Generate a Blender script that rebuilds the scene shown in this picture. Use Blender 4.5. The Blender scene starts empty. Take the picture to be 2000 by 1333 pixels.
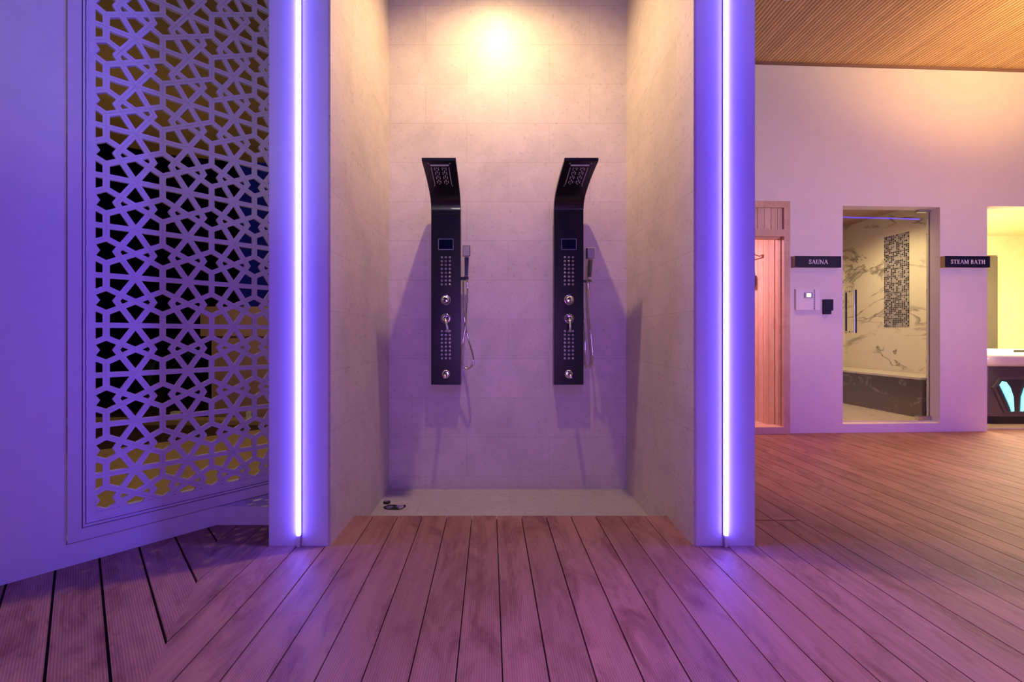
import bpy, bmesh, math, random
from mathutils import Vector, Matrix, geometry
random.seed(7)
SC = bpy.context.scene
COL = SC.collection
F, CX, CY, H = 803.0, 957.0, 655.0, 1.0      # focal length in pixels, principal point, eye height

# ------------------------------------------------------------------ camera
cd = bpy.data.cameras.new('camera')
cam = bpy.data.objects.new('camera', cd); COL.objects.link(cam)
cam.location = (0, 0, H); cam.rotation_euler = (math.pi/2, 0, 0)
cd.sensor_width = 36; cd.lens = 36*F/2000
cd.shift_x = (1000-CX)/2000; cd.shift_y = -(666.5-CY)/2000
cd.clip_start = .02
SC.camera = cam
SC.view_settings.view_transform = 'Standard'; SC.view_settings.look = 'None'
SC.view_settings.gamma = 1; SC.view_settings.use_curve_mapping = False
SC.view_settings.exposure = 0.0

# ------------------------------------------------------------------ world and lamps
w = bpy.data.worlds.new('night'); SC.world = w; w.use_nodes = True
w.node_tree.nodes['Background'].inputs[0].default_value = (.10, .06, .30, 1)
w.node_tree.nodes['Background'].inputs[1].default_value = .06

WARM = (1.0, .66, .30); BLUE = (.16, .075, 1.0); VIOLET = (.42, .12, 1.0); PINK = (1.0, .42, .42)
def lamp(name, kind, loc, power, color, size=.1, size_y=None, aim=None, spot=None, blend=.5, spread=None):
    l = bpy.data.lights.new(name, kind); l.energy = power; l.color = color
    o = bpy.data.objects.new(name, l); COL.objects.link(o); o.location = loc
    if kind == 'AREA':
        l.size = size
        if size_y: l.shape = 'RECTANGLE'; l.size_y = size_y
        if spread: l.spread = math.radians(spread)
    else:
        l.shadow_soft_size = size
    if kind == 'SPOT': l.spot_size = math.radians(spot); l.spot_blend = blend
    if aim is not None:
        o.rotation_euler = (Vector(aim)-Vector(loc)).to_track_quat('-Z', 'Y').to_euler()
    return o

lamp('niche_downlight_lamp', 'SPOT', (.067, 2.28, 3.72), 172, (1.0, .67, .32), .035, aim=(.067, 2.40, 0), spot=150, blend=.9)
# warm ceiling spots of the hall on the right
lamp('hall_spot_lamp', 'SPOT', (2.9, 3.15, 3.70), 125, (1.0, .50, .13), .04, aim=(3.1, 3.2, 0), spot=50, blend=.3)
lamp('hall_spot_lamp', 'SPOT', (4.7, 3.1, 3.70), 110, (1.0, .53, .15), .05, aim=(4.7, 3.0, 0), spot=62, blend=.4)
lamp('hall_spot_lamp', 'SPOT', (6.8, 3.1, 3.70), 230, (1.0, .53, .15), .05, aim=(6.7, 3.0, 0), spot=66, blend=.4)
lamp('ceiling_fill', 'AREA', (5.0, 2.1, 3.0), 48, (1.0, .60, .20), .8, aim=(5.0, 2.7, 3.8), spread=115)  # unseen uplight added to brighten the slats
# unseen spots added across the hall to brighten the wall tops
lamp('wall_top_fill', 'SPOT', (-.6, -2.2, 1.25), 75, (.95, .95, .75), .15, aim=(-.9, 2.2, 4.4), spot=72, blend=.45)
lamp('wall_top_fill', 'SPOT', (4.6, -1.6, 1.25), 440, (.86, .70, .68), .15, aim=(4.0, 4.2, 4.4), spot=84, blend=.8)
# added blue fill panels behind the camera, cove LED line, added violet fill overhead
lamp('hall_blue_fill', 'AREA', (.25, -3.0, 1.0), 12, (.50, .22, 1.0), .5, 1.6, aim=(.1, 3, 1.0), spread=75)
lamp('hall_blue_fill', 'AREA', (4.3, -1.0, 1.0), 19, (.24, .06, 1.0), .3, 1.4, aim=(4.2, 4, .6), spread=76)
lamp('cove_led_lamp', 'AREA', (1.6, -.47, 3.72), 36, (.06, .04, 1.0), 6.0, .05, aim=(1.6, 1.0, 0))
lamp('cove_led_lamp', 'AREA', (8.4, -.47, 3.72), 14, (.06, .04, 1.0), 5.0, .05, aim=(8.4, 1.0, 0))
lamp('violet_fill', 'SPOT', (1.1, -.1, 3.72), 330, (.30, .05, 1.0), .05, aim=(1.1, -.1, 0), spot=60, blend=.35)
lamp('violet_fill', 'SPOT', (.5, .4, 3.72), 62, (.22, .04, 1.0), .05, aim=(.9, .7, 0), spot=150, blend=.9)
# neighbouring rooms
lamp('spa_lamp', 'AREA', (6.3, 5.2, 2.55), 260, (1.0, .84, .52), .9, .9, aim=(6.4, 5.6, 0))
lamp('steam_lamp', 'SPOT', (4.45, 5.0, 2.50), 92, (1.0, .70, .32), .05, aim=(4.6, 5.2, 0), spot=150, blend=1)
lamp('sauna_lamp', 'AREA', (2.2, 4.9, 2.15), 34, (1.0, .46, .62), .3, aim=(2.6, 5.0, 0))
lamp('terrace_spot_lamp', 'SPOT', (-2.2, 3.3, 3.05), 75, (1.0, .70, .32), .05, aim=(-2.2, 3.4, 0), spot=120, blend=.5)
lamp('terrace_up_lamp', 'AREA', (-3.3, 3.6, 1.7), 6, (1.0, .66, .28), .8, aim=(-3.2, 3.7, 3.2))

# ------------------------------------------------------------------ materials
def new_mat(name):
    m = bpy.data.materials.new(name); m.use_nodes = True
    nt = m.node_tree; return m, nt, nt.nodes['Principled BSDF']
def N(nt, t, **kw):
    n = nt.nodes.new(t)
    for k, v in kw.items():
        if k.startswith('i_'): n.inputs[k[2:].replace('_', ' ')].default_value = v
        else: setattr(n, k, v)
    return n
def ramp(nt, fac, stops):
    r = nt.nodes.new('ShaderNodeValToRGB'); e = r.color_ramp.elements
    while len(e) < len(stops): e.new(.5)
    for el, (p, c) in zip(e, stops): el.position = p; el.color = (*c, 1)
    nt.links.new(fac, r.inputs[0]); return r
def mix(nt, fac, a, b, mode='MIX'):
    m = nt.nodes.new('ShaderNodeMix'); m.data_type = 'RGBA'; m.blend_type = mode
    for sock, v in ((m.inputs[0], fac), (m.inputs[6], a), (m.inputs[7], b)):
        if hasattr(v, 'is_linked') or hasattr(v, 'links'): nt.links.new(v, sock)
        elif isinstance(v, tuple): sock.default_value = (*v, 1) if len(v) == 3 else v
        else: sock.default_value = v
    return m.outputs[2]
def coords(nt, scale=(1, 1, 1), kind='Object'):
    t = nt.nodes.new('ShaderNodeTexCoord'); mp = nt.nodes.new('ShaderNodeMapping')
    mp.inputs['Scale'].default_value = scale
    nt.links.new(t.outputs[kind], mp.inputs[0]); return mp.outputs[0]
def bump(nt, b, h, strength=.3, dist=.002):
    n = nt.nodes.new('ShaderNodeBump'); n.inputs['Strength'].default_value = strength; n.inputs['Distance'].default_value = dist
    nt.links.new(h, n.inputs['Height']); nt.links.new(n.outputs[0], b.inputs['Normal'])
def math_n(nt, op, a, b=None, c=None):
    n = nt.nodes.new('ShaderNodeMath'); n.operation = op
    for i, v in enumerate((a, b, c)):
        if v is None: continue
        if hasattr(v, 'links'): nt.links.new(v, n.inputs[i])
        else: n.inputs[i].default_value = v
    return n.outputs[0]

def plain(name, color, rough=.5, metal=0, var=.06, scale=6, bmp=0, coat=0, emis=None, estr=0):
    m, nt, b = new_mat(name)
    v = coords(nt, (scale,)*3); n = N(nt, 'ShaderNodeTexNoise', i_Scale=1.0, i_Detail=5.0)
    nt.links.new(v, n.inputs['Vector'])
    lo = tuple(c*(1-var) for c in color); hi = tuple(min(1, c*(1+var)) for c in color)
    r = ramp(nt, n.outputs[0], [(.3, lo), (.7, hi)])
    nt.links.new(r.outputs[0], b.inputs['Base Color'])
    b.inputs['Roughness'].default_value = rough; b.inputs['Metallic'].default_value = metal
    b.inputs['Coat Weight'].default_value = coat
    if bmp: bump(nt, b, n.outputs[0], bmp)
    if emis:
        b.inputs['Emission Color'].default_value = (*emis, 1); b.inputs['Emission Strength'].default_value = estr
    return m

def tile_mat(name, axes, tile=(.6, .2865), off=(0, 0), base=(.70, .62, .57), vein=(.45, .40, .37), mortar=(.33, .30, .28), rough=.42):
    """stone tiles laid on world axes (u, v), offset rows"""
    m, nt, b = new_mat(name)
    t = nt.nodes.new('ShaderNodeTexCoord'); s = nt.nodes.new('ShaderNodeSeparateXYZ'); nt.links.new(t.outputs['Object'], s.inputs[0])
    u = math_n(nt, 'ADD', s.outputs[axes[0]], -off[0]); v = math_n(nt, 'ADD', s.outputs[axes[1]], -off[1])
    c = nt.nodes.new('ShaderNodeCombineXYZ'); nt.links.new(u, c.inputs[0]); nt.links.new(v, c.inputs[1])
    br = N(nt, 'ShaderNodeTexBrick', offset=.5, squash=1.0)
    nt.links.new(c.outputs[0], br.inputs['Vector'])
    for k, val in (('Scale', 1.0), ('Mortar Size', .0012), ('Mortar Smooth', .1), ('Bias', 0.0), ('Brick Width', tile[0]), ('Row Height', tile[1])):
        br.inputs[k].default_value = val
    br.inputs['Color1'].default_value = (.94, .94, .94, 1); br.inputs['Color2'].default_value = (1, 1, 1, 1); br.inputs['Mortar'].default_value = (.70, .68, .66, 1)
    n1 = N(nt, 'ShaderNodeTexNoise', i_Scale=3.2, i_Detail=9.0, i_Roughness=.68, i_Distortion=.8); nt.links.new(t.outputs['Object'], n1.inputs['Vector'])
    n2 = N(nt, 'ShaderNodeTexNoise', i_Scale=9.0, i_Detail=6.0, i_Roughness=.7, i_Distortion=2.2)
    mp = nt.nodes.new('ShaderNodeMapping'); mp.inputs['Scale'].default_value = (.6, .6, 1.7); mp.inputs['Rotation'].default_value = (.5, .6, .1)
    nt.links.new(t.outputs['Object'], mp.inputs[0]); nt.links.new(mp.outputs[0], n2.inputs['Vector'])
    r1 = ramp(nt, n1.outputs[0], [(.32, tuple(x*.86 for x in base)), (.68, tuple(min(1, x*1.06) for x in base))])
    k = ramp(nt, n2.outputs[0], [(.485, (0, 0, 0)), (.5, (1, 1, 1)), (.515, (0, 0, 0))])
    kk = math_n(nt, 'MULTIPLY', k.outputs[0], .28)
    col = mix(nt, kk, r1.outputs[0], vein)
    n3 = N(nt, 'ShaderNodeTexNoise', i_Scale=38.0, i_Detail=3.0); nt.links.new(t.outputs['Object'], n3.inputs['Vector'])
    sp = ramp(nt, n3.outputs[0], [(.28, (.80, .78, .76)), (.40, (1, 1, 1))])
    col = mix(nt, 1.0, col, sp.outputs[0], 'MULTIPLY')
    col = mix(nt, 1.0, col, br.outputs['Color'], 'MULTIPLY')
    nt.links.new(col, b.inputs['Base Color']); b.inputs['Roughness'].default_value = rough
    bump(nt, b, br.outputs['Fac'], -.4, .002)
    return m

def wood_uv(name, c1, c2, patch, pitch, rough=.5, rib=0.0, spec=.4):
    """boards: UV x counts boards, UV y runs along them in metres"""
    m, nt, b = new_mat(name)
    t = nt.nodes.new('ShaderNodeTexCoord'); s = nt.nodes.new('ShaderNodeSeparateXYZ'); nt.links.new(t.outputs['UV'], s.inputs[0])
    idx = math_n(nt, 'FLOOR', s.outputs[0]); wn = nt.nodes.new('ShaderNodeTexWhiteNoise'); wn.noise_dimensions = '1D'; nt.links.new(idx, wn.inputs['W'])
    um = math_n(nt, 'MULTIPLY', s.outputs[0], pitch)
    c = nt.nodes.new('ShaderNodeCombineXYZ'); nt.links.new(um, c.inputs[0]); nt.links.new(s.outputs[1], c.inputs[1])
    nt.links.new(math_n(nt, 'MULTIPLY', wn.outputs['Value'], 40), c.inputs[2])
    mp = nt.nodes.new('ShaderNodeMapping'); mp.inputs['Scale'].default_value = (34, 2.0, 1); nt.links.new(c.outputs[0], mp.inputs[0])
    g = N(nt, 'ShaderNodeTexNoise', i_Scale=1.0, i_Detail=6.0, i_Roughness=.6, i_Distortion=.6); nt.links.new(mp.outputs[0], g.inputs['Vector'])
    r = ramp(nt, g.outputs[0], [(.25, c1), (.75, c2)])
    mp2 = nt.nodes.new('ShaderNodeMapping'); mp2.inputs['Scale'].default_value = (9, 3.2, .3); nt.links.new(c.outputs[0], mp2.inputs[0])
    p = N(nt, 'ShaderNodeTexNoise', i_Scale=1.0, i_Detail=7.0, i_Roughness=.7, i_Distortion=.9); nt.links.new(mp2.outputs[0], p.inputs['Vector'])
    pr = ramp(nt, p.outputs[0], [(.47, (0, 0, 0)), (.66, (1, 1, 1))])
    col = mix(nt, math_n(nt, 'MULTIPLY', pr.outputs[0], .75), r.outputs[0], patch)
    bv = ramp(nt, wn.outputs['Value'], [(0, (.80, .78, .76)), (1, (1.0, 1.0, 1.0))])
    col = mix(nt, 1.0, col, bv.outputs[0], 'MULTIPLY')
    if rib:
        ph = math_n(nt, 'SINE', math_n(nt, 'MULTIPLY', um, 2*math.pi/rib))
        rr = ramp(nt, math_n(nt, 'MULTIPLY_ADD', ph, .5, .5), [(0, (.72, .69, .68)), (.45, (1, 1, 1))])
        col = mix(nt, 1.0, col, rr.outputs[0], 'MULTIPLY')
        bump(nt, b, ph, .25, .001)
    nt.links.new(col, b.inputs['Base Color']); b.inputs['Roughness'].default_value = rough
    b.inputs['Specular IOR Level'].default_value = spec
    return m

def marble(name, base, vein, scale=1.2, amt=.8, rough=.15, tilt=(.4, .5, .3)):
    m, nt, b = new_mat(name)
    v = coords(nt, (scale, scale, scale*2.0)); v.node.inputs['Rotation'].default_value = tilt
    n = N(nt, 'ShaderNodeTexNoise', i_Scale=1.0, i_Detail=8.0, i_Roughness=.55, i_Distortion=1.4); nt.links.new(v, n.inputs['Vector'])
    k = ramp(nt, n.outputs[0], [(.455, (0, 0, 0)), (.495, (1, 1, 1)), (.51, (0, 0, 0))])
    n2 = N(nt, 'ShaderNodeTexNoise', i_Scale=2.3, i_Detail=3.0); nt.links.new(v, n2.inputs['Vector'])
    k2 = ramp(nt, n2.outputs[0], [(.42, (0, 0, 0)), (.62, (1, 1, 1))])
    fac = math_n(nt, 'MULTIPLY', math_n(nt, 'MULTIPLY', k.outputs[0], k2.outputs[0]), amt)
    nt.links.new(mix(nt, fac, base, vein), b.inputs['Base Color']); b.inputs['Roughness'].default_value = rough
    return m

def glass(name, tint=(1, 1, 1)):
    """clear pane: see-through with a Fresnel reflection"""
    m, nt, b = new_mat(name)
    tr = N(nt, 'ShaderNodeBsdfTransparent'); tr.inputs[0].default_value = (*tint, 1)
    gl = N(nt, 'ShaderNodeBsdfGlossy'); gl.inputs['Roughness'].default_value = .01
    fr = N(nt, 'ShaderNodeFresnel', i_IOR=1.5); mx = nt.nodes.new('ShaderNodeMixShader')
    ge = nt.nodes.new('ShaderNodeNewGeometry')      # reflect on the outer faces only
    nt.links.new(math_n(nt, 'MULTIPLY', fr.outputs[0], math_n(nt, 'SUBTRACT', 1.0, ge.outputs['Backfacing'])), mx.inputs[0]); nt.links.new(tr.outputs[0], mx.inputs[1]); nt.links.new(gl.outputs[0], mx.inputs[2])
    nt.links.new(mx.outputs[0], nt.nodes['Material Output'].inputs[0]); return m
def emitter(name, color, strength):
    return plain(name, (.8, .8, .8), .4, emis=color, estr=strength)

M = {}
M['paint'] = plain('painted plaster', (.74, .73, .75), .55, var=.02, bmp=.05, scale=14)
M['paint_room'] = plain('warm white plaster', (.78, .72, .68), .6, var=.02, scale=10)
M['column'] = plain('column paint', (.72, .72, .76), .38, var=.025, scale=9)
M['screen'] = plain('lacquered board', (.70, .66, .70), .45, var=.02, scale=20)
M['tile_back'] = tile_mat('niche tiles back', (0, 2), off=(.131, -.031-.2865*0))
M['tile_side'] = tile_mat('niche tiles side', (1, 2), off=(.05, -.031))
M['tile_floor'] = tile_mat('niche floor tiles', (0, 1), tile=(.6, .6), off=(-.165, -.1), base=(.46, .43, .39), vein=(.62, .58, .52))
M['deck'] = wood_uv('decking boards', (.33, .165, .130), (.48, .245, .19), (.18, .055, .045), .136, .5, rib=.0075)
M['under'] = plain('dark substructure', (.02, .015, .015), .9)
M['slat'] = wood_uv('ceiling slats', (.76, .50, .24), (.88, .62, .33), (.70, .44, .20), .036, .45)
M['pine'] = wood_uv('pine cladding', (.74, .50, .34), (.84, .62, .45), (.66, .40, .26), .09, .5)
M['black'] = plain('black brushed metal', (.010, .009, .014), .28, metal=.2, var=.15, coat=.15)
M['black_matte'] = plain('black plastic', (.015, .015, .02), .4)
M['chrome'] = plain('chrome', (.80, .80, .84), .12, metal=1.0, var=.02)
M['steel'] = plain('brushed steel', (.55, .54, .56), .28, metal=1.0)
M['nozzle'] = plain('pale silicone', (.62, .58, .66), .4)
M['jet'] = plain('smoked chrome', (.42, .41, .46), .3, metal=.9)
M['lens'] = plain('dark display glass', (.005, .006, .03), .12, coat=.6)
M['led'] = emitter('led line', (.105, .080, 1.0), 60)
M['channel'] = plain('aluminium channel', (.42, .40, .48), .35, metal=.8)
M['sign'] = plain('sign face', (.006, .006, .03), .5)
M['sign_edge'] = plain('sign edge brushed', (.55, .38, .22), .35, metal=.7)
M['letter'] = plain('white lettering', (.85, .82, .85), .4)
M['white'] = plain('white plastic', (.82, .80, .82), .4)
M['grey'] = plain('grey plastic', (.35, .33, .36), .4)
M['lcd'] = emitter('lit display', (.85, .95, 1.0), 2.2)
M['marble'] = marble('white marble tiles', (.80, .74, .66), (.24, .20, .19), 1.0, 1.0)
M['marble_grey'] = marble('grey marble', (.16, .14, .145), (.42, .40, .40), 1.6, .7, .18)
M['marble_floor'] = marble('marble floor', (.66, .60, .50), (.40, .34, .28), 2.0, .7, .3)
M['cream'] = plain('cream wall', (.86, .76, .50), .5, var=.05, scale=9)
M['acrylic'] = plain('white acrylic', (.86, .82, .74), .18, coat=.4)
M['tub_side'] = plain('dark tub cabinet', (.12, .105, .09), .35)
M['tub_panel'] = plain('dark tub panel', (.05, .05, .055), .3)
M['cyan'] = emitter('cyan lamp', (.05, .75, .95), 1.6)
M['glass'] = glass('clear glass', (.97, 1, .99))
M['terrace'] = marble('terrace floor', (.50, .36, .20), (.30, .20, .12), 3.0, .5, .5)
M['terrace_dark'] = plain('dark decking', (.06, .03, .03), .6)
M['soffit'] = plain('terrace soffit', (.30, .21, .11), .7)
M['night'] = plain('night window', (.004, .004, .03), .5)
M['mauve'] = plain('mauve panel', (.42, .27, .26), .6)
M['leaf'] = plain('dark leaf', (.05, .10, .05), .5, var=.4)
M['soil'] = plain('planter', (.03, .03, .03), .8)
M['dark_trim'] = plain('dark brown trim', (.22, .12, .09), .6)  # dark brown of the ceiling trim, its backing and the cabinet
M['hole'] = plain('dark rubber', (.01, .01, .01), .8)

# mosaic
def mosaic_mat():
    m, nt, b = new_mat('glass mosaic')
    t = nt.nodes.new('ShaderNodeTexCoord'); s = nt.nodes.new('ShaderNodeSeparateXYZ'); nt.links.new(t.outputs['Object'], s.inputs[0])
    P = .0235
    cells = []; masks = []
    for ax in ('h', 2):
        src = math_n(nt, 'ADD', s.outputs[0], s.outputs[1]) if ax == 'h' else s.outputs[2]
        d = math_n(nt, 'DIVIDE', src, P); cells.append(math_n(nt, 'FLOOR', d))
        fr = math_n(nt, 'FRACT', d); masks.append(math_n(nt, 'GREATER_THAN', fr, .14))
    c = nt.nodes.new('ShaderNodeCombineXYZ'); nt.links.new(cells[0], c.inputs[0]); nt.links.new(cells[1], c.inputs[1])
    wn = nt.nodes.new('ShaderNodeTexWhiteNoise'); wn.noise_dimensions = '3D'; nt.links.new(c.outputs[0], wn.inputs['Vector'])
    r = ramp(nt, wn.outputs['Value'], [(0, (.02, .015, .03)), (.40, (.02, .015, .03)), (.42, (.13, .11, .17)), (.62, (.13, .11, .17)), (.64, (.34, .31, .38)), (1, (.42, .38, .42))])
    r.color_ramp.interpolation = 'CONSTANT'
    col = mix(nt, math_n(nt, 'MULTIPLY', masks[0], masks[1]), (.48, .45, .44), r.outputs[0])
    nt.links.new(col, b.inputs['Base Color']); b.inputs['Roughness'].default_value = .2
    return m
M['mosaic'] = mosaic_mat()

# ------------------------------------------------------------------ mesh helpers
WO = {}                                     # world offset of every thing's base
def link_mesh(name, bm, mat, parent=None, smooth=False, bevel=0):
    bm.normal_update()
    off = WO.get(parent.name, Vector()) if parent else Vector()
    if off.length: bmesh.ops.translate(bm, verts=bm.verts, vec=-off)
    me = bpy.data.meshes.new(name); bm.to_mesh(me); bm.free()
    for mm in (mat if isinstance(mat, (list, tuple)) else [mat]): me.materials.append(mm)
    if smooth:
        for p in me.polygons: p.use_smooth = True
    o = bpy.data.objects.new(name, me); COL.objects.link(o)
    if parent: o.parent = parent
    WO[o.name] = off
    if bevel:
        b = o.modifiers.new('bevel', 'BEVEL'); b.width = bevel; b.segments = 2; b.limit_method = 'ANGLE'
    return o
def struct(name, bm, mat, **k):
    o = link_mesh(name, bm, mat, **k); o['kind'] = 'structure'; return o
def tag(o, label, cat, group=None, kind=None):
    o['label'] = label; o['category'] = cat
    if group: o['group'] = group
    if kind: o['kind'] = kind
    return o
def thing(name, label, cat, loc, group=None):
    o = bpy.data.objects.new(name, None); COL.objects.link(o); o.location = loc; o.empty_display_size = .05
    WO[o.name] = Vector(loc)
    return tag(o, label, cat, group)
def BM(): return bmesh.new()
ID = Matrix.Identity(4)
def box(bm, lo, hi, mx=ID):
    vs = [bm.verts.new(mx @ Vector((x, y, z))) for x in (lo[0], hi[0]) for y in (lo[1], hi[1]) for z in (lo[2], hi[2])]
    for f in ((0, 1, 3, 2), (4, 6, 7, 5), (0, 4, 5, 1), (2, 3, 7, 6), (0, 2, 6, 4), (1, 5, 7, 3)):
        bm.faces.new([vs[i] for i in f])
    return bm
def boxes(*bs, mx=ID):
    bm = BM()
    for lo, hi in bs: box(bm, lo, hi, mx)
    return bm
def prism(bm, pts, a, b, fn):
    """extrude 2-D outline pts from depth a to b, fn(u,v,d)->world"""
    A = [bm.verts.new(fn(u, v, a)) for u, v in pts]; B = [bm.verts.new(fn(u, v, b)) for u, v in pts]
    n = len(pts)
    bm.faces.new(A); bm.faces.new(B[::-1])
    for i in range(n): bm.faces.new([A[i], B[i], B[(i+1) % n], A[(i+1) % n]])
    bmesh.ops.recalc_face_normals(bm, faces=bm.faces)
    return bm
def lathe(bm, prof, mx, seg=24):
    """prof: (radius, height) along local z"""
    rings = []
    for r, h in prof:
        rings.append([bm.verts.new(mx @ Vector((r*math.cos(2*math.pi*i/seg), r*math.sin(2*math.pi*i/seg), h))) for i in range(seg)])
    for a, b in zip(rings, rings[1:]):
        for i in range(seg): bm.faces.new([a[i], a[(i+1) % seg], b[(i+1) % seg], b[i]])
    bm.faces.new(rings[0][::-1]); bm.faces.new(rings[-1])
    return bm
def tube(bm, pts, r, seg=10):
    pts = [Vector(p) for p in pts]; rings = []; ref = Vector((0, 1, 0))
    for i, p in enumerate(pts):
        d = (pts[min(i+1, len(pts)-1)]-pts[max(i-1, 0)]).normalized()
        a = d.cross(ref).normalized(); b = d.cross(a).normalized()
        rr = r(i/(len(pts)-1)) if callable(r) else r
        rings.append([bm.verts.new(p+a*rr*math.cos(2*math.pi*k/seg)+b*rr*math.sin(2*math.pi*k/seg)) for k in range(seg)])
    for a, b in zip(rings, rings[1:]):
        for i in range(seg): bm.faces.new([a[i], a[(i+1) % seg], b[(i+1) % seg], b[i]])
    bm.faces.new(rings[0][::-1]); bm.faces.new(rings[-1]); return bm
def smooth_path(pts, n=8):
    P = [Vector(p) for p in pts]; P = [P[0]*2-P[1]]+P+[P[-1]*2-P[-2]]; out = []
    for i in range(1, len(P)-2):
        for k in range(n):
            t = k/n; a, b, c, d = P[i-1:i+3]
            out.append(.5*((2*b)+(c-a)*t+(2*a-5*b+4*c-d)*t*t+(3*b-a-3*c+d)*t**3))
    out.append(P[-2]); return out
def at(px, py, Y):
    return Vector(((px-CX)/F*Y, Y, H+(CY-py)/F*Y))
FRONT = Matrix.Rotation(math.pi/2, 4, 'X')      # local z -> world -y (towards the camera)
def front(p): return Matrix.Translation(p) @ FRONT

# ================================================================== THE SETTING
NY, NB = 1.949, 3.0                      # front plane of the columns, back wall of the niche
CEIL = 3.77
# ---- deck boards
PITCH, X0 = .136, .0368
def deck_boards():
    bm = BM(); uvl = bm.loops.layers.uv.new('uv')
    def quadbox(pts, idx, along, z0=-.022):
        """pts: ground polygon (list of (x,y)); uv from idx + cross, along metres"""
        T = [bm.verts.new((x, y, 0)) for x, y in pts]; B = [bm.verts.new((x, y, z0)) for x, y in pts]
        n = len(pts); fs = [bm.faces.new(T)]
        for i in range(n): fs.append(bm.faces.new([T[i], T[(i+1) % n], B[(i+1) % n], B[i]]))
        for f in fs:
            for l in f.loops: l[uvl].uv = along(l.vert.co, idx)
    g = .0045
    mp, md = Vector((-1.065, 1.369)), Vector((-.3827, .9239)).normalized()      # mitre line
    def mitre_y(x): return mp.y+(x-mp.x)*md.y/md.x
    def uvmain(co, idx): return (idx+(co.x-(X0+idx*PITCH))/PITCH, co.y+idx*1.7)
    def cut(xa, xb, ya, yb, idx):
        quadbox([(xa, ya), (xb, ya), (xb, yb), (xa, yb)], idx, uvmain)
    NRB = 2.275
    for k in range(-12, 62):
        xa, xb = X0+k*PITCH+g/2, X0+(k+1)*PITCH-g/2
        # left limit: mitre
        yend = 4.6+.043*(xb-2.9)
        if xb < -.7 :
            # west of niche: boards stop at the mitre line (y below mitre_y) and the curb
            ya, yb_ = mitre_y(xa), mitre_y(xb)
            top = 2.6
            lo = -3.2
            if yb_ <= lo: continue
            # polygon under/right of mitre: points with y >= mitre (mitre goes up-left), boards lie on its right side
            p = [(xa, max(lo, ya)), (xb, max(lo, yb_)), (xb, top), (xa, top)]
            quadbox(p, k, uvmain)
        elif xa < 1.2:
            ya, yb_ = mitre_y(xa), mitre_y(xb)
            quadbox([(xa, max(-3.2, ya)), (xb, max(-3.2, yb_)), (xb, NRB), (xa, NRB)], k, uvmain)
        elif xb < 1.80:
            cut(xa, xb, -3.2, 2.215, k); cut(xa, xb, 2.221, 4.9, k)
        else:
            cut(xa, xb, -3.2, 4.9, k)
    # mirrored boards on the far side of the mitre
    nrm = Vector((-md.y, md.x))
    def refl(x, y):
        d = Vector((x, y))-mp; q = d-2*d.dot(nrm)*nrm; return (mp.x+q.x, mp.y+q.y)
    def uvl_(co, idx):
        x, y = refl(co.x, co.y); return (idx+500+(x-(X0+idx*PITCH))/PITCH, y+idx*1.3)
    for k in range(-12, 22):
        xa, xb = X0+k*PITCH+.004, X0+(k+1)*PITCH-.004
        ya, yb_ = mitre_y(xa), mitre_y(xb)
        poly = [(xa, ya), (xb, yb_), (xb, yb_+6), (xa, ya+6)]
        quadbox([refl(*q) for q in poly][::-1], k, uvl_)
    return bm
WD = Vector((.70, .714)).normalized(); W0 = Vector((-1.953, 1.639)); WN = Vector((WD.y, -WD.x))   # 45-degree wall, WN faces the hall
db = deck_boards()
# trim everything beyond the hall side of the slanted wall
geo = db.verts[:]+db.edges[:]+db.faces[:]
bmesh.ops.bisect_plane(db, geom=geo, plane_co=(W0.x-WN.x*.05, W0.y-WN.y*.05, 0), plane_no=(WN.x, WN.y, 0), clear_inner=True)
struct('floor', db, M['deck'])
struct('floor', boxes(((-6, -3.2, -.16), (9, 2.28, -.021)), ((1.1, 2.2, -.16), (9, 4.9, -.021))), M['under'])

# ---- shower niche
def tile_slab(name, p, q, th, z0, z1, mat):
    """vertical slab from ground point p to q; thickness th away from the niche (normal to the right of p->q)"""
    d = (Vector(q)-Vector(p)).normalized(); n = Vector((d.y, -d.x))*th
    bm = BM(); pr = [(p[0], p[1]), (q[0], q[1]), (q[0]+n.x, q[1]+n.y), (p[0]+n.x, p[1]+n.y)]
    prism(bm, pr, z0, z1, lambda u, v, d: Vector((u, v, d)))
    return struct(name, bm, mat)
tile_slab('wall_back', (.994, NB), (-.736, NB), .03, -.125, CEIL, M['tile_back'])
tile_slab('wall_left_niche', (-.757, NY+.002), (-.736, NB), -.012, -.125, CEIL, M['tile_side'])
tile_slab('wall_right_niche', (.966, NY+.002), (.994, NB), .012, -.125, CEIL, M['tile_side'])
struct('floor_niche', boxes(((-.80, 2.2, -.16), (1.05, NB+.02, -.125))), M['tile_floor'])
struct('ceiling_niche', boxes(((-1.1, NY, CEIL), (1.3, NB+.1, CEIL+.05))), M['paint'])
# ---- the two columns
def column(name, xs, out):
    bm = BM(); prism(bm, xs, -.02, CEIL, lambda u, v, d: Vector((u, v, d)))
    return struct(name, bm, M['column'], bevel=.002)
column('wall_left_column', [(-1.049, NY), (-.769, NY), (-.748, NB+.1), (-1.049, NB+.1)], -1)
column('wall_right_column', [(.978, NY), (1.257, NY), (1.257, NB+.1), (1.006, NB+.1)], 1)
struct('wall_back_block', boxes(((-1.049, NB+.03, -.1), (1.257, NB+.16, CEIL))), M['paint'])

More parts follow.
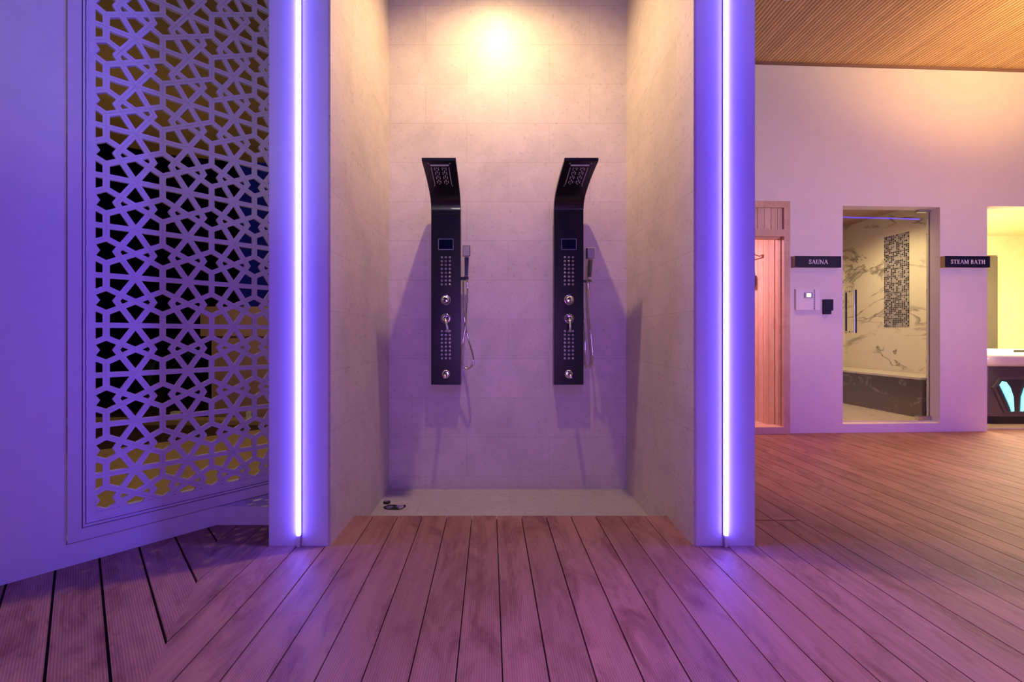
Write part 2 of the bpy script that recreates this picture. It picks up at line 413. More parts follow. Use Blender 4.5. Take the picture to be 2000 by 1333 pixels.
# ---- slanted wall with the screen, on the left
MW = Matrix(((WD.x, WN.x, 0, W0.x), (WD.y, WN.y, 0, W0.y), (0, 0, 1, 0), (0, 0, 0, 1)))   # local (t, towards hall, z)
TE = 1.285
struct('wall_left', boxes(((-3.6, -.12, 0), (.184, 0, CEIL)), ((.184, -.12, 0), (TE, 0, .096)), ((.184, -.12, 3.2), (TE, 0, CEIL)), mx=MW), M['paint'])
bmc = BM(); prism(bmc, [(-1.439, 2.164), (-1.049, 2.164), (-1.049, 2.53)], 0, .096, lambda u, v, d: Vector((u, v, d)))
struct('trim_1', bmc, M['paint'])

# ---- right wall with three openings: local (u, depth behind face, z)
PH = math.atan(.043); RC, RS = math.cos(PH), math.sin(PH)
R0 = Vector((3.06, 4.18))
MR = Matrix(((RC, -RS, 0, R0.x), (RS, RC, 0, R0.y), (0, 0, 1, 0), (0, 0, 0, 1)))
def rw(px, py, d=0.0):
    """pixel -> (u, z) on the plane d behind the wall face"""
    dx = (px-CX)/F
    # point: R0 + u*(RC,RS) + d*(-RS,RC) = Y*(dx,1)
    ax, ay = R0.x-d*RS, R0.y+d*RC
    u = (ax-dx*ay)/(dx*RS-RC); Y = ay+u*RS
    return u, H+(CY-py)/F*Y
US = rw(1541, 600)[0]; UD0 = rw(1646, 600)[0]; UD1 = rw(1836, 600)[0]; UJ = rw(1928, 600)[0]
ZS = rw(1541, 394)[1]; ZD = rw(1740, 403.5)[1]; ZDB = rw(1740, 828)[1]; ZJ = rw(1960, 403)[1]
TH = .12
UL = -2.0
bm = boxes(((UL, 0, ZS), (US, TH, CEIL+.1)), ((US, 0, 0), (UD0, TH, CEIL+.1)), ((UD0, 0, 0), (UD1, TH, ZDB)), ((UD0, 0, ZD), (UD1, TH, CEIL+.1)),
           ((UD1, 0, 0), (UJ, TH, CEIL+.1)), ((UJ, 0, ZJ), (5.4, TH, CEIL+.1)), ((UJ+1.9, 0, 0), (5.4, TH, ZJ)), ((UL, 0, 0), (-1.1, TH, ZS)), mx=MR)
struct('wall_right', bm, M['paint_room'])
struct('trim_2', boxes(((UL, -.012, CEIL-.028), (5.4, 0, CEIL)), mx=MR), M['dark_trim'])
# slatted ceiling
bm = BM(); uvl = bm.loops.layers.uv.new('uv')
k = 0; x = 1.262
while x < 8.6:
    yb = R0.y+(x-R0.x)*.043
    n0 = len(bm.faces); box(bm, (x, .6, CEIL), (x+.028, yb, CEIL+.022)); bm.faces.ensure_lookup_table()
    for f in bm.faces[n0:]:
        for l in f.loops: l[uvl].uv = (k+(l.vert.co.x-x)/.036, l.vert.co.y)
    x += .036; k += 1
struct('ceiling', bm, M['slat'])
struct('ceiling_backing', boxes(((1.257, .6, CEIL+.022), (8.8, 4.6, CEIL+.05)), ((-5, -3.2, CEIL+.02), (8.8, .6, CEIL+.06)), ((-5, .6, CEIL+.02), (1.257, NY, CEIL+.06))), M['dark_trim'])

# ================================================================== LED LINES
def led_line(px_line, side, label):
    X = (px_line-CX)/F*(NY-.008)
    t = thing('led_strip', label, 'LED light', (X, NY, 0), 'LED lines on the two columns')
    s = 1 if side > 0 else -1
    zb = .055
    link_mesh('aluminium_channel', boxes(((X-.001-s*.006, NY-.006, .0), (X+.001-s*.006, NY, CEIL-.01))), M['channel'], t)
    e = link_mesh('light_strip', boxes(((X-.007+s*.004, NY-.015, zb), (X+.007+s*.004, NY-.001, CEIL-.01))), M['led'], t)
    e['label'] = 'glowing blue-white diffuser'
    link_mesh('end_cap', boxes(((X-.006+s*.004, NY-.013, .0), (X+.006+s*.004, NY-.001, zb))), M['white'], t)
led_line(585, -1, 'blue-white vertical light line on the column left of the showers')
led_line(1416, 1, 'blue-white vertical light line on the column right of the showers')

# ================================================================== PIERCED SCREEN
def pierced_screen():
    root = thing('pierced_screen', 'large lavender lattice screen of six-pointed stars in the slanted left wall', 'screen', (W0.x+WD.x*.75, W0.y+WD.y*.75, .1))
    wc, vc = .2030, .2262
    u0, z0 = .3102, 1.045                 # a vertical bar and a star row
    OL, OR, OB, OT = .2754, TE-.09, .205, 3.1
    BW, GW = .0240, .0020
    segs = []
    for i in range(-1, 5):
        cu = u0+(i+.5)*wc
        for j in range(-5, 10):
            cz = z0+j*vc
            segs.append(((cu-wc/2, cz), (cu+wc/2, cz)))
            segs.append(((cu-wc/2, cz-.25*vc), (cu-wc/2, cz+.25*vc)))
            for sx in (-1, 1):
                for sz in (-1, 1):
                    segs.append(((cu+sx*wc/2, cz+sz*.25*vc), (cu, cz+sz*.5*vc)))
                    tip = (cu+sx*wc/3, cz+sz*.5*vc)
                    segs.append(((cu, cz), tip))
    verts, faces, kinds = [], [], []
    def quad(a, b, hw, ext, kind):
        a, b = Vector(a), Vector(b); d = (b-a).normalized(); n = Vector((-d.y, d.x))*hw; e = d*ext
        if max(a.x, b.x) < OL-.03 or min(a.x, b.x) > OR+.03 or max(a.y, b.y) < OB-.03 or min(a.y, b.y) > OT+.03: return
        i = len(verts); verts.extend([a-e-n, b+e-n, b+e+n, a-e+n]); faces.append([i, i+1, i+2, i+3]); kinds.append(kind)
    for a, b in segs:
        if a == b: continue
        quad(a, b, BW/2, 0.0065, 1)
        quad(a, b, GW/2, 0.0, 2)
    i = len(verts); verts.extend([Vector(p) for p in ((OL, OB), (OR, OB), (OR, OT), (OL, OT))]); faces.append([i, i+1, i+2, i+3]); kinds.append(9)
    V, E_, Fc, ov, oe, of = geometry.delaunay_2d_cdt(verts, [], faces, 1, 1e-5)
    th, gd = .018, .0022
    bm = BM(); cache = {}
    def vert(i, h):
        key = (i, h)
        if key not in cache:
            cache[key] = bm.verts.new(MW @ Vector((V[i].x, h, V[i].y)))
        return cache[key]
    edges = {}; hgt = []
    back, face = -.030, -.012
    for fi, (f, org) in enumerate(zip(Fc, of)):
        ks = {kinds[o] for o in org}
        h = None
        if 9 in ks and 1 in ks: h = face-gd if 2 in ks else face
        hgt.append(h)
        if h is not None:
            bm.faces.new([vert(i, h) for i in f]); bm.faces.new([vert(i, back) for i in f][::-1])
        for a, b in zip(f, f[1:]+f[:1]): edges.setdefault((min(a, b), max(a, b)), []).append(h)
    for (a, b), hs in edges.items():
        hs = hs+[None]*(2-len(hs)); h1, h2 = hs[0], hs[1]
        if h1 == h2: continue
        hi = max(x for x in (h1, h2) if x is not None); lo = back if None in (h1, h2) else min(h1, h2)
        try: bm.faces.new([vert(a, hi), vert(b, hi), vert(b, lo), vert(a, lo)])
        except ValueError: pass
    bmesh.ops.recalc_face_normals(bm, faces=bm.faces)
    link_mesh('star_lattice', bm, M['screen'], root)
    # frame: flat board with stepped mouldings
    fr = BM()
    L, R, B_, T_ = .187, TE, .100, 3.2
    def ring(l, b, l2, b2, d0, d1):       # ring between outer (l,b) and inner (l2,b2)
        dr = l2-l
        r, t = R-(l-L), T_-(l-L); r2, t2 = r-dr, t-dr
        box(fr, (l, d0, b), (l2, d1, t), MW); box(fr, (r2, d0, b), (r, d1, t), MW)
        box(fr, (l2, d0, b), (r2, d1, b2), MW); box(fr, (l2, d0, t2), (r2, d1, t), MW)
    ring(.187, .100, .2310, .152, -.05, .006)
    ring(.2310, .152, .2345, .156, -.05, -.014)
    ring(.2345, .156, .2420, .165, -.05, .004)
    ring(.2420, .165, .2450, .168, -.05, -.016)
    ring(.2450, .168, .2520, .176, -.05, -.004)
    ring(.2520, .176, OL, OB, -.05, -.009)
    link_mesh('frame', fr, M['screen'], root)
pierced_screen()

# ================================================================== SHOWER PANELS
WP = .210
def shower_panel(cx, side, label, lever):
    """cx: centre x; side: +1 for the panel whose hand shower hangs to its right"""
    root = thing('shower_panel', label, 'shower panel', (cx, NB, .646), 'black shower panels on the niche back wall')
    fy = 2.93
    # body + curved head profile (y,z)
    outer = [(fy, .646), (fy, 1.86)] + [(p.x, p.y) for p in smooth_path([(fy, 1.86, 0), (2.926, 1.905, 0), (2.905, 1.950, 0), (2.85, 1.987, 0), (2.74, 2.026, 0), (2.63, 2.051, 0), (2.525, 2.070, 0)], 5)][1:]
    top = [(2.522, 2.090)] + [(p.x, p.y) for p in smooth_path([(2.522, 2.090, 0), (2.63, 2.073, 0), (2.75, 2.050, 0), (2.87, 2.012, 0), (2.935, 1.97, 0), (2.962, 1.90, 0), (2.975, 1.80, 0)], 5)][1:]
    prof = outer+top+[(NB, 1.80), (NB, .646)]
    bm = BM(); prism(bm, prof, cx-WP/2, cx+WP/2, lambda u, v, d: Vector((d, u, v)))
    link_mesh('body', bm, M['black'], root, bevel=.0025)
    # highlight on the crease under the curve, put in as a steel strip
    link_mesh('bend_highlight', boxes(((cx-WP/2+.004, fy-.003, 1.898), (cx+WP/2-.004, fy+.012, 1.904))), M['steel'], root)
    def P(dx, z, out=0.0): return Vector((cx+dx, fy-out, z))
    # display
    d = link_mesh('display', boxes(((cx-.050, fy-.004, 1.612), (cx+.050, fy+.005, 1.682))), M['lens'], root)
    fb = BM(); w_, h_ = .054, .039; zc = 1.647
    for lo, hi in (((-w_, -h_), (w_, -h_+.004)), ((-w_, h_-.004), (w_, h_)), ((-w_, -h_), (-w_+.004, h_)), ((w_-.004, -h_), (w_, h_))):
        box(fb, (cx+lo[0], fy-.006, zc+lo[1]), (cx+hi[0], fy+.004, zc+hi[1]))
    link_mesh('bezel', fb, M['steel'], d)
    # massage jets
    jb = BM(); lathe(jb, [(.0085, -.002), (.0085, .003), (.0072, .0045), (.0065, .002), (.0050, .002), (.0042, .005), (.002, .0065)], front(P(-.0285, 1.555)), 16)
    j0 = link_mesh('massage_jet', jb, M['jet'], root, smooth=False)
    first = True
    for z_top in (1.555, 1.028):
        for r in range(8):
            for c in range(3):
                if first: first = False; continue
                o = j0.copy(); COL.objects.link(o); o.parent = root
                o.location = (.0285*c, 0, z_top-.0277*r-1.555)
    # diverter knob
    kb = BM(); lathe(kb, [(.036, -.002), (.036, .006), (.033, .010), (.029, .010), (.028, .022), (.025, .032), (.018, .037), (.006, .039)], front(P(0, 1.250)), 32)
    link_mesh('diverter_knob', kb, M['chrome'], root, smooth=False, bevel=.001)
    mb = BM(); lathe(mb, [(.036, -.002), (.036, .006), (.033, .010), (.027, .010), (.027, .024), (.022, .034), (.012, .038)], front(P(0, 1.117)), 32)
    mx_ = link_mesh('mixer_valve', mb, M['chrome'], root, bevel=.001)
    lv = BM(); tube(lv, smooth_path([P(0, 1.117, .030), P(lever*.25, 1.095, .050), P(lever*.7, 1.060, .068), P(lever, 1.020, .078)], 5), lambda t: .009-.003*t if t < .5 else .0075+.003*(t-.5), 10)
    link_mesh('lever', lv, M['chrome'], mx_, smooth=True)
    # spout
    sb = BM()
    lathe(sb, [(.030, -.002), (.030, .003), (.018, .006)], front(P(0, .722)), 24)
    sp = smooth_path([P(0, .722, 0), P(0, .722, .035), P(0, .716, .060), P(0, .698, .072)], 6)
    tube(sb, sp, .0125, 14)
    link_mesh('tub_spout', sb, M['chrome'], root, smooth=True)
    # rain plate on the sloping underside
    a, b = Vector((0, 2.525, 2.070)), Vector((0, 2.80, 2.006)); d_ = (b-a).normalized(); nn = Vector((0, -d_.z, d_.y)); nn = nn if nn.z < 0 else -nn
    MH = Matrix(((1, d_.x, nn.x, cx), (0, d_.y, nn.y, a.y), (0, d_.z, nn.z, a.z), (0, 0, 0, 1)))     # local x across, y back along head, z down/out
    hb = BM()
    for c_ in (-.052, -.037, -.027, -.009, .001, .016, .026, .047) if False else (-.056, -.036, -.024, -.012, .012, .024, .036, .056):
        for r in range(12):
            if abs(c_) in (.012, .036) and r % 3 == 2: continue
            if abs(c_) == .024 and r % 3 == 1: continue
            lathe(hb, [(.0026, -.004), (.0026, .003), (.0012, .004)], MH @ Matrix.Translation((c_, .072+r*.0155, .0)), 6)
    link_mesh('rain_nozzles', hb, M['nozzle'], root)
    link_mesh('waterfall_slot', boxes(((-.058, .038, -.004), (.058, .045, .004)), mx=MH), M['nozzle'], root)
    for sx, sy in ((-.066, .022), (.066, .022), (-.060, .262), (.060, .262)):
        s_ = BM(); lathe(s_, [(.005, -.006), (.005, .002), (.002, .003)], MH @ Matrix.Translation((sx, sy, 0)), 12)
        link_mesh('screw', s_, M['steel'], root)
    # bracket for the hand shower on the right-hand edge
    bz = {-1: (H+(CY-543)/F*2.92), 1: (H+(CY-549)/F*2.92)}[side]
    br = boxes(((cx+WP/2-.005, 2.935, bz-.012), (cx+WP/2+.052, 2.965, bz+.010)), ((cx+WP/2+.028, 2.905, bz-.012), (cx+WP/2+.056, 2.965, bz+.010)))
    link_mesh('hand_shower_bracket', br, M['chrome'] if side > 0 else M['black_matte'], root, bevel=.002)
    return root
def hand_shower(head, handle, hose, label, y=2.915):
    hp = [at(px, py, y) for px, py in hose]
    base = at(*handle[-1], y)
    root = thing('hand_shower', label, 'hand shower', base, 'hand showers beside the panels')
    (x0, z0_), (x1, z1_) = head
    a, b = at(x0, z1_, y-.03), at(x1, z0_, y-.03)
    sh = boxes(((a.x, y-.052, a.z), (b.x, y-.016, b.z)))
    hd = link_mesh('spray_head', sh, M['chrome'], root, bevel=.003)
    link_mesh('spray_face', boxes(((a.x+.005, y-.054, a.z+.005), (b.x-.005, y-.050, b.z-.005))), M['grey'], hd)
    hb = BM(); c0, c1 = at(*handle[0], y-.02), at(*handle[1], y)
    prism(hb, [(c0.x-.017, c0.z), (c0.x+.017, c0.z), (c1.x+.013, c1.z), (c1.x-.013, c1.z)], y-.034, y-.006, lambda u, v, d: Vector((u, d, v)))
    link_mesh('handle', hb, M['chrome'], root, bevel=.003)
    hs = BM(); n = len(hp)
    pts = [Vector((p.x, y+(.035 if i in (n-1, n-2) else 0)*1.0+.012*math.sin(i*1.3), p.z)) for i, p in enumerate(hp)]
    tube(hs, smooth_path(pts, 10), .0062, 10)
    link_mesh('hose', hs, M['chrome'], root, smooth=True)
pl = shower_panel(-.3145, -1, 'black curved-top shower panel, left of the two, its upper knob and bend catching light', .022)
pr_ = shower_panel(.5620, 1, 'black curved-top shower panel, right of the two, nearer the sauna side', -.006)
hand_shower(((903.5, 481), (919, 502)), ((911.5, 503), (911, 541)),
            [(911, 541), (913, 560), (911.5, 600), (909, 640), (904, 672), (901.5, 700), (905, 716), (913, 721), (921, 716), (925, 702), (920, 680), (912.5, 655), (907, 620), (905, 580), (904.5, 548)],
            'chrome hand shower with dark square head and twisted looping hose on the left panel')
hand_shower(((1145, 485), (1161, 507)), ((1153.5, 508), (1150, 543)),
            [(1150, 543), (1149, 560), (1150.5, 610), (1154, 660), (1157, 698), (1155, 714), (1150, 719), (1145, 714), (1142.5, 700), (1142, 660), (1142, 600), (1142, 555)],
            'silver hand shower with square head and narrow plain hose on the right panel')

# ---- drains in the niche floor
def zc_pt(px, py, z=-.125):
    Y = (H-z)*F/(py-CY); return (px-CX)/F*Y, Y
x, y = zc_pt(755.5, 983)
t = thing('floor_drain', 'small round chrome drain cap in the far left corner of the niche floor', 'drain', (x, y, -.125))
b = BM(); lathe(b, [(.024, 0), (.024, .006), (.019, .012)], Matrix.Translation((x, y, -.125)), 24); link_mesh('rim', b, M['hole'], t)
b = BM(); lathe(b, [(.014, .01), (.014, .016), (.006, .019)], Matrix.Translation((x, y, -.125)), 20); link_mesh('cap', b, M['chrome'], t)
x, y = zc_pt(771, 992)
t = thing('floor_drain', 'larger dark irregular drain opening with a chrome cap beside the niche step', 'drain', (x, y, -.125))
b = BM(); pts = [(-.075, .0), (-.055, .035), (-.01, .040), (.03, .022), (.062, .038), (.070, .012), (.055, -.028), (.02, -.038), (-.03, -.034), (-.060, -.026)]
prism(b, [(x+u, y+v) for u, v in pts], -.1248, -.1215, lambda u, v, d: Vector((u, v, d))); link_mesh('opening', b, M['hole'], t)
b = BM(); lathe(b, [(.024, .003), (.024, .010), (.012, .014)], Matrix.Translation((x+.036, y-.006, -.125)), 20); link_mesh('cap', b, M['chrome'], t)
b = BM(); lathe(b, [(.022, .003), (.022, .007), (.010, .009)], Matrix.Translation((x-.032, y-.008, -.125)), 20); link_mesh('grate', b, M['steel'], t)

# ---- ceiling downlights
def downlight(x, y, z, label, glow=5):
    t = thing('ceiling_downlight', label, 'ceiling light', (x, y, z), 'recessed ceiling downlights')
    b = BM(); R_ = .075
    prof = [(R_, 0), (R_, -.008), (R_-.015, -.008), (R_-.018, 0)]
    lathe(b, [(R_-.016, -.001), (R_, -.001), (R_, -.008), (R_-.014, -.009), (R_-.016, -.004)], Matrix.Translation((x, y, z)), 32)
    link_mesh('trim_ring', b, M['white'], t)
    b = BM(); lathe(b, [(R_-.018, -.0105), (R_-.018, -.0095)], Matrix.Translation((x, y, z)), 32)
    link_mesh('lens', b, M['bulb'], t)
M['bulb'] = emitter('lit lens', (1, .8, .5), 6)
downlight(2.45, 3.32, CEIL, 'round white downlight in the slatted ceiling at the top edge beside the right column')

# ================================================================== SAUNA FRONT
def rbox(px0, py0, px1, py1, d0, d1, ref=0.0):
    u0, z1 = rw(px0, py0, ref); u1, z0 = rw(px1, py1, ref)
    return ((u0, d0, z0), (u1, d1, z1))
u_, z_ = rw(1500, 847); base = MR @ Vector((u_-.3, 0, 0))
sd = thing('sauna_door', 'pale pine sauna door frame with glass leaf beside the right column', 'door', base)
UA = -1.05
uo, zt = rw(1540, 394.5); ui, zb_ = rw(1526, 463); ut, z407 = rw(1529, 407); _, z449 = rw(1529, 449); _, z833 = rw(1520, 834)
fr = boxes(((uo-.062, -.022, 0), (uo, .10, zt)), ((UA, -.022, z407), (uo-.062, .10, zt)), ((UA, -.022, zb_), (uo-.062, .10, z449)), ((UA, -.022, 0), (uo-.062, .10, z833)), ((UA-.06, -.022, 0), (UA, .10, zt)), mx=MR)
# thin inner stop
def uvbox_world(bm, pitch=.09, ax='x', horizontal=False):
    uvl = bm.loops.layers.uv.verify()
    for f in bm.faces:
        for l in f.loops:
            c = l.vert.co
            a = c.x+c.y
            l[uvl].uv = ((c.z/pitch, a) if horizontal else (a/pitch, c.z))
    return bm
link_mesh('door_frame', uvbox_world(fr, .3), M['pine'], sd)
tp = BM(); uu = UA
while uu < uo-.064:
    box(tp, (uu+.0025, .0, z449), (min(uu+.070, uo-.062)-.0025, .02, z407), MR); uu += .070
box(tp, (UA, .02, z449), (uo-.062, .03, z407), MR)
link_mesh('overdoor_panel', uvbox_world(tp), M['pine'], sd)
link_mesh('glass_leaf', boxes(((UA+.01, .035, z833+.01), (uo-.070, .043, zb_-.01)), mx=MR), M['glass'], sd)
st = boxes(((uo-.070, .02, z833), (uo-.058, .09, zb_)), ((UA, .02, zb_-.012), (uo-.06, .09, zb_)), mx=MR)
link_mesh('door_stop', uvbox_world(st, .3), M['pine'], sd)

def clad(name, u0, u1, z0, z1, fn, pitch=.088, gap=.004):
    bm = BM(); uu = u0; i = 0
    while uu < u1-.01:
        a, b = uu+gap/2, min(uu+pitch, u1)-gap/2
        prism(bm, [(a, z0), (b, z0), (b, z1), (a, z1)], 0, .014, lambda u, v, d: fn(u, v, d)); uu += pitch
    prism(bm, [(u0, z0), (u1, z0), (u1, z1), (u0, z1)], .014, .03, lambda u, v, d: fn(u, v, d))
    return struct(name, uvbox_world(bm, .088), M['pine'])
SX = 2.965
clad('wall_sauna_right', 4.285, 6.3, 0, 2.2, lambda u, v, d: Vector((SX+d, u, v)))
clad('wall_sauna_back', 1.2, SX+.03, 0, 2.2, lambda u, v, d: Vector((u, 6.3+d, v)))
clad('wall_sauna_left', 4.34, 6.3, 0, 2.2, lambda u, v, d: Vector((1.2-d, u, v)))
struct('ceiling_sauna', uvbox_world(boxes(((1.15, 4.30, 2.2), (3.0, 6.35, 2.23)))), M['pine'])
struct('floor_sauna', uvbox_world(boxes(((1.15, 4.30, .02), (3.0, 6.35, .045)))), M['pine'])
# sauna bench
bt = thing('sauna_bench', 'slatted pine bench seen low through the sauna glass', 'bench', (2.3, 5.5, .045))
bm = BM()
for i in range(6): box(bm, (1.25, 4.98+i*.20, .42), (2.93, 5.14+i*.20, .45))
link_mesh('seat', uvbox_world(bm, .16), M['pine'], bt)
bm = BM()
for zz in (.10, .18, .26, .34): box(bm, (1.25, 4.955, zz), (2.93, 4.975, zz+.055))
link_mesh('front_slats', uvbox_world(bm, .06, horizontal=True), M['pine'], bt)
for xx in (1.30, 2.86): link_mesh('leg', uvbox_world(boxes(((xx, 4.98, .045), (xx+.05, 5.04, .42)))), M['pine'], bt)
# peg rail
pg = thing('peg_rail', 'pale wooden rail with hooks high on the sauna wall', 'rail', (SX, 4.7, 1.86))
link_mesh('rail', uvbox_world(boxes(((SX-.02, 4.46, 1.845), (SX, 5.2, 1.875)))), M['pine'], pg)
for i in range(5):
    yy = 4.50+i*.14
    b = BM(); tube(b, [(SX-.018, yy, 1.865), (SX-.06, yy, 1.878), (SX-.075, yy, 1.90)], .006, 8)
    link_mesh('hook', b, M['pine'], pg)
sl = thing('wall_lamp', 'small shaded lamp on the sauna wall by the column edge', 'lamp', (SX, 4.72, 1.60))
link_mesh('back_plate', boxes(((SX-.012, 4.60, 1.54), (SX, 4.70, 1.70))), M['grey'], sl)
link_mesh('shade', boxes(((SX-.07, 4.58, 1.55), (SX-.012, 4.68, 1.68))), M['grey'], sl, bevel=.01)

# ================================================================== STEAM ROOM DOOR AND ROOM
GD = .10
gu0, gz1 = rw(1649, 405.5, GD); gu1, gz0 = rw(1815, 826, GD)
dr = thing('glass_door', 'frameless clear glass door of the steam room with bar handle', 'door', MR @ Vector((gu1, GD, gz0)))
link_mesh('glass_pane', boxes(((UD0+.003, GD-.005, ZDB+.004), (gu1, GD+.005, ZD-.006)), mx=MR), M['glass'], dr)
link_mesh('seal_strip', boxes(((gu1, GD-.007, ZDB+.004), (gu1+.012, GD+.007, ZD-.006)), mx=MR), M['grey'], dr)
def handle_side(s):
    bm = BM()
    ua, za = rw(1671, 566, GD-.06); ub, zb2 = rw(1671, 651, GD-.06)
    box(bm, (ua-.011, GD+s*.055-.009, zb2), (ua+.011, GD+s*.055+.009, za), MR)
    for zz in (za-.022, zb2+.004):
        box(bm, (ua-.009, min(GD+s*.006, GD+s*.046), zz), (ua+.009, max(GD+s*.006, GD+s*.046), zz+.018), MR)
    return bm
link_mesh('handle', handle_side(-1), M['chrome'], dr, bevel=.002)
link_mesh('handle', handle_side(1), M['chrome'], dr, bevel=.002)
for (pa, pb) in (((1795, 404.5), (1818, 414.5)), ((1794, 814), (1824, 825.5))):
    u0, z1 = rw(*pa, GD-.02); u1, z0 = rw(*pb, GD-.02)
    link_mesh('pivot_clamp', boxes(((u0, GD-.020, z0), (u1, GD+.020, z1)), mx=MR), M['steel'], dr, bevel=.002)
# room shell
SWX, SBY = 5.17, 5.98
struct('wall_steam_right', boxes(((SWX, 4.36, 0), (SWX+.06, 6.05, 2.58))), M['marble'])
struct('wall_steam_back', boxes(((3.10, SBY, 0), (SWX, SBY+.06, 2.58))), M['marble'])
struct('wall_steam_left', boxes(((3.10, 4.36, 0), (3.16, SBY, 2.58))), M['marble'])
struct('wall_steam_front', boxes(((4.70, 4.39, 0), (SWX, 4.43, 2.58))), M['marble'])
struct('ceiling_steam', boxes(((3.10, 4.40, 2.58), (SWX+.06, 6.05, 2.62))), M['dark_pink'] if 'dark_pink' in M else M['mauve'])
struct('floor_steam', boxes(((3.10, 4.30, .06), (SWX, SBY, .10))), M['marble_floor'])
sb_ = thing('stone_bench', 'grey marble bench with pale top slab along the steam room wall', 'bench', (4.9, 5.2, .10))
link_mesh('bench_front', boxes(((4.665, 4.44, .10), (4.72, SBY, .515))), M['marble_grey'], sb_)
link_mesh('seat_slab', boxes(((4.645, 4.44, .515), (SWX-.006, SBY-.006, .54))), M['marble'], sb_, bevel=.003)
tag(link_mesh('mosaic_panel', boxes(((SWX-.008, 5.07, 1.11), (SWX, 5.385, 2.28))), M['mosaic']), 'tall dark and grey mosaic panel on the veined steam room wall', 'mosaic')
tag(link_mesh('mosaic_panel', boxes(((4.60, SBY-.008, 1.15), (5.10, SBY, 2.1))), M['mosaic']), 'mosaic panel on the steam room back wall, a sliver beside the left door edge', 'mosaic')
downlight(4.4, 4.9, 2.58, 'round downlight inside the steam room ceiling')

# ================================================================== WALL FITTINGS
def glyph(ch):
    """strokes: ('r',x0,y0,x1,y1) box | ('l',x0,y0,x1,y1,w) line | ('p',[pts],w) polyline; unit cap height"""
    T, Hn, S = .17, .07, .06
    def serif(x, y, w=.34): return ('r', x-w/2, y, x+w/2, y+S)
    if ch == 'A': return .86, [('l', .12, 0, .42, 1, Hn), ('l', .74, 0, .42, 1, T), ('r', .24, .33, .62, .40), serif(.12, 0, .26), serif(.74, 0, .30)]
    if ch == 'U': return .86, [('r', .12, .25, .12+T, 1), ('r', .66, .25, .66+Hn, 1), ('p', [(.205, .28), (.23, .10), (.38, .035), (.55, .05), (.66, .14), (.695, .28)], .09), serif(.2, 1-S), serif(.70, 1-S, .28)]
    if ch == 'N': return .92, [('r', .12, 0, .12+Hn, 1), ('r', .74, 0, .74+Hn, 1), ('l', .14, 1, .76, 0, T), serif(.15, 0, .28), serif(.12, 1-S, .26), serif(.78, 1-S, .28)]
    if ch == 'S': return .66, [('p', [(.54, .78), (.46, .92), (.32, .965), (.18, .90), (.13, .77), (.18, .64), (.34, .53), (.50, .42), (.56, .28), (.50, .11), (.34, .035), (.19, .07), (.11, .22)], .12), ('r', .52, .68, .56, .98), ('r', .09, .02, .13, .32)]
    if ch == 'T': return .80, [('r', .32, 0, .32+T, 1), ('r', .06, 1-S*1.1, .76, 1), ('r', .06, .76, .11, 1), ('r', .71, .76, .76, 1), serif(.405, 0, .36)]
    if ch == 'E': return .74, [('r', .14, 0, .14+T, 1), ('r', .05, 0, .62, S), ('r', .05, 1-S, .60, 1), ('r', .28, .48, .48, .54), ('r', .46, .40, .50, .62), ('r', .57, 0, .62, .24), ('r', .55, .78, .60, 1)]
    if ch == 'M': return 1.06, [('r', .12, 0, .12+Hn, 1), ('r', .80, 0, .80+T, 1), ('l', .15, 1, .50, .05, T), ('l', .86, 1, .50, .05, Hn), serif(.15, 0, .26), serif(.885, 0, .34), serif(.12, 1-S, .24), serif(.90, 1-S, .30)]
    if ch == 'B': return .74, [('r', .14, 0, .14+T, 1), ('p', [(.2, .97), (.42, .96), (.54, .86), (.54, .68), (.43, .55), (.25, .53)], .09), ('p', [(.25, .53), (.50, .50), (.61, .38), (.61, .18), (.49, .05), (.2, .03)], .10), ('r', .05, 0, .3, S), ('r', .05, 1-S, .3, 1)]
    if ch == 'H': return .92, [('r', .14, 0, .14+T, 1), ('r', .64, 0, .64+T, 1), ('r', .2, .47, .72, .54), serif(.225, 0), serif(.725, 0), serif(.225, 1-S), serif(.725, 1-S)]
    return .40, []
def text_mesh(s, uc, zc, cap, width, d0, d1):
    adv = sum(glyph(c)[0] for c in s); sc = width/(adv*cap); bm = BM(); x = uc-width/2; eps = 0
    fn = lambda u, v, d: MR @ Vector((u, d, v))
    def tri(pts):
        nonlocal eps
        eps += 1
        prism(bm, pts, d0-.00002*(eps % 9), d1, fn)
    zb = zc-cap/2
    for c in s:
        a, st = glyph(c)
        for g in st:
            if g[0] == 'r': tri([(x+g[1]*cap*sc, zb+g[2]*cap), (x+g[3]*cap*sc, zb+g[2]*cap), (x+g[3]*cap*sc, zb+g[4]*cap), (x+g[1]*cap*sc, zb+g[4]*cap)])
            else:
                pl_ = [(g[1], g[2]), (g[3], g[4])] if g[0] == 'l' else g[1]; wd = g[-1]
                for p, q in zip(pl_, pl_[1:]):
                    if g[0] == 'l':
                        tri([(x+(p[0]-wd/2)*cap*sc, zb+p[1]*cap), (x+(p[0]+wd/2)*cap*sc, zb+p[1]*cap), (x+(q[0]+wd/2)*cap*sc, zb+q[1]*cap), (x+(q[0]-wd/2)*cap*sc, zb+q[1]*cap)])
                    else:
                        P, Q = Vector(p), Vector(q); d = (Q-P).normalized(); n = Vector((-d.y, d.x))*wd/2; e = d*.02
                        tri([(x+v.x*cap*sc, zb+v.y*cap) for v in (P-e-n, Q+e-n, Q+e+n, P-e+n)])
        x += a*cap*sc
    return bm
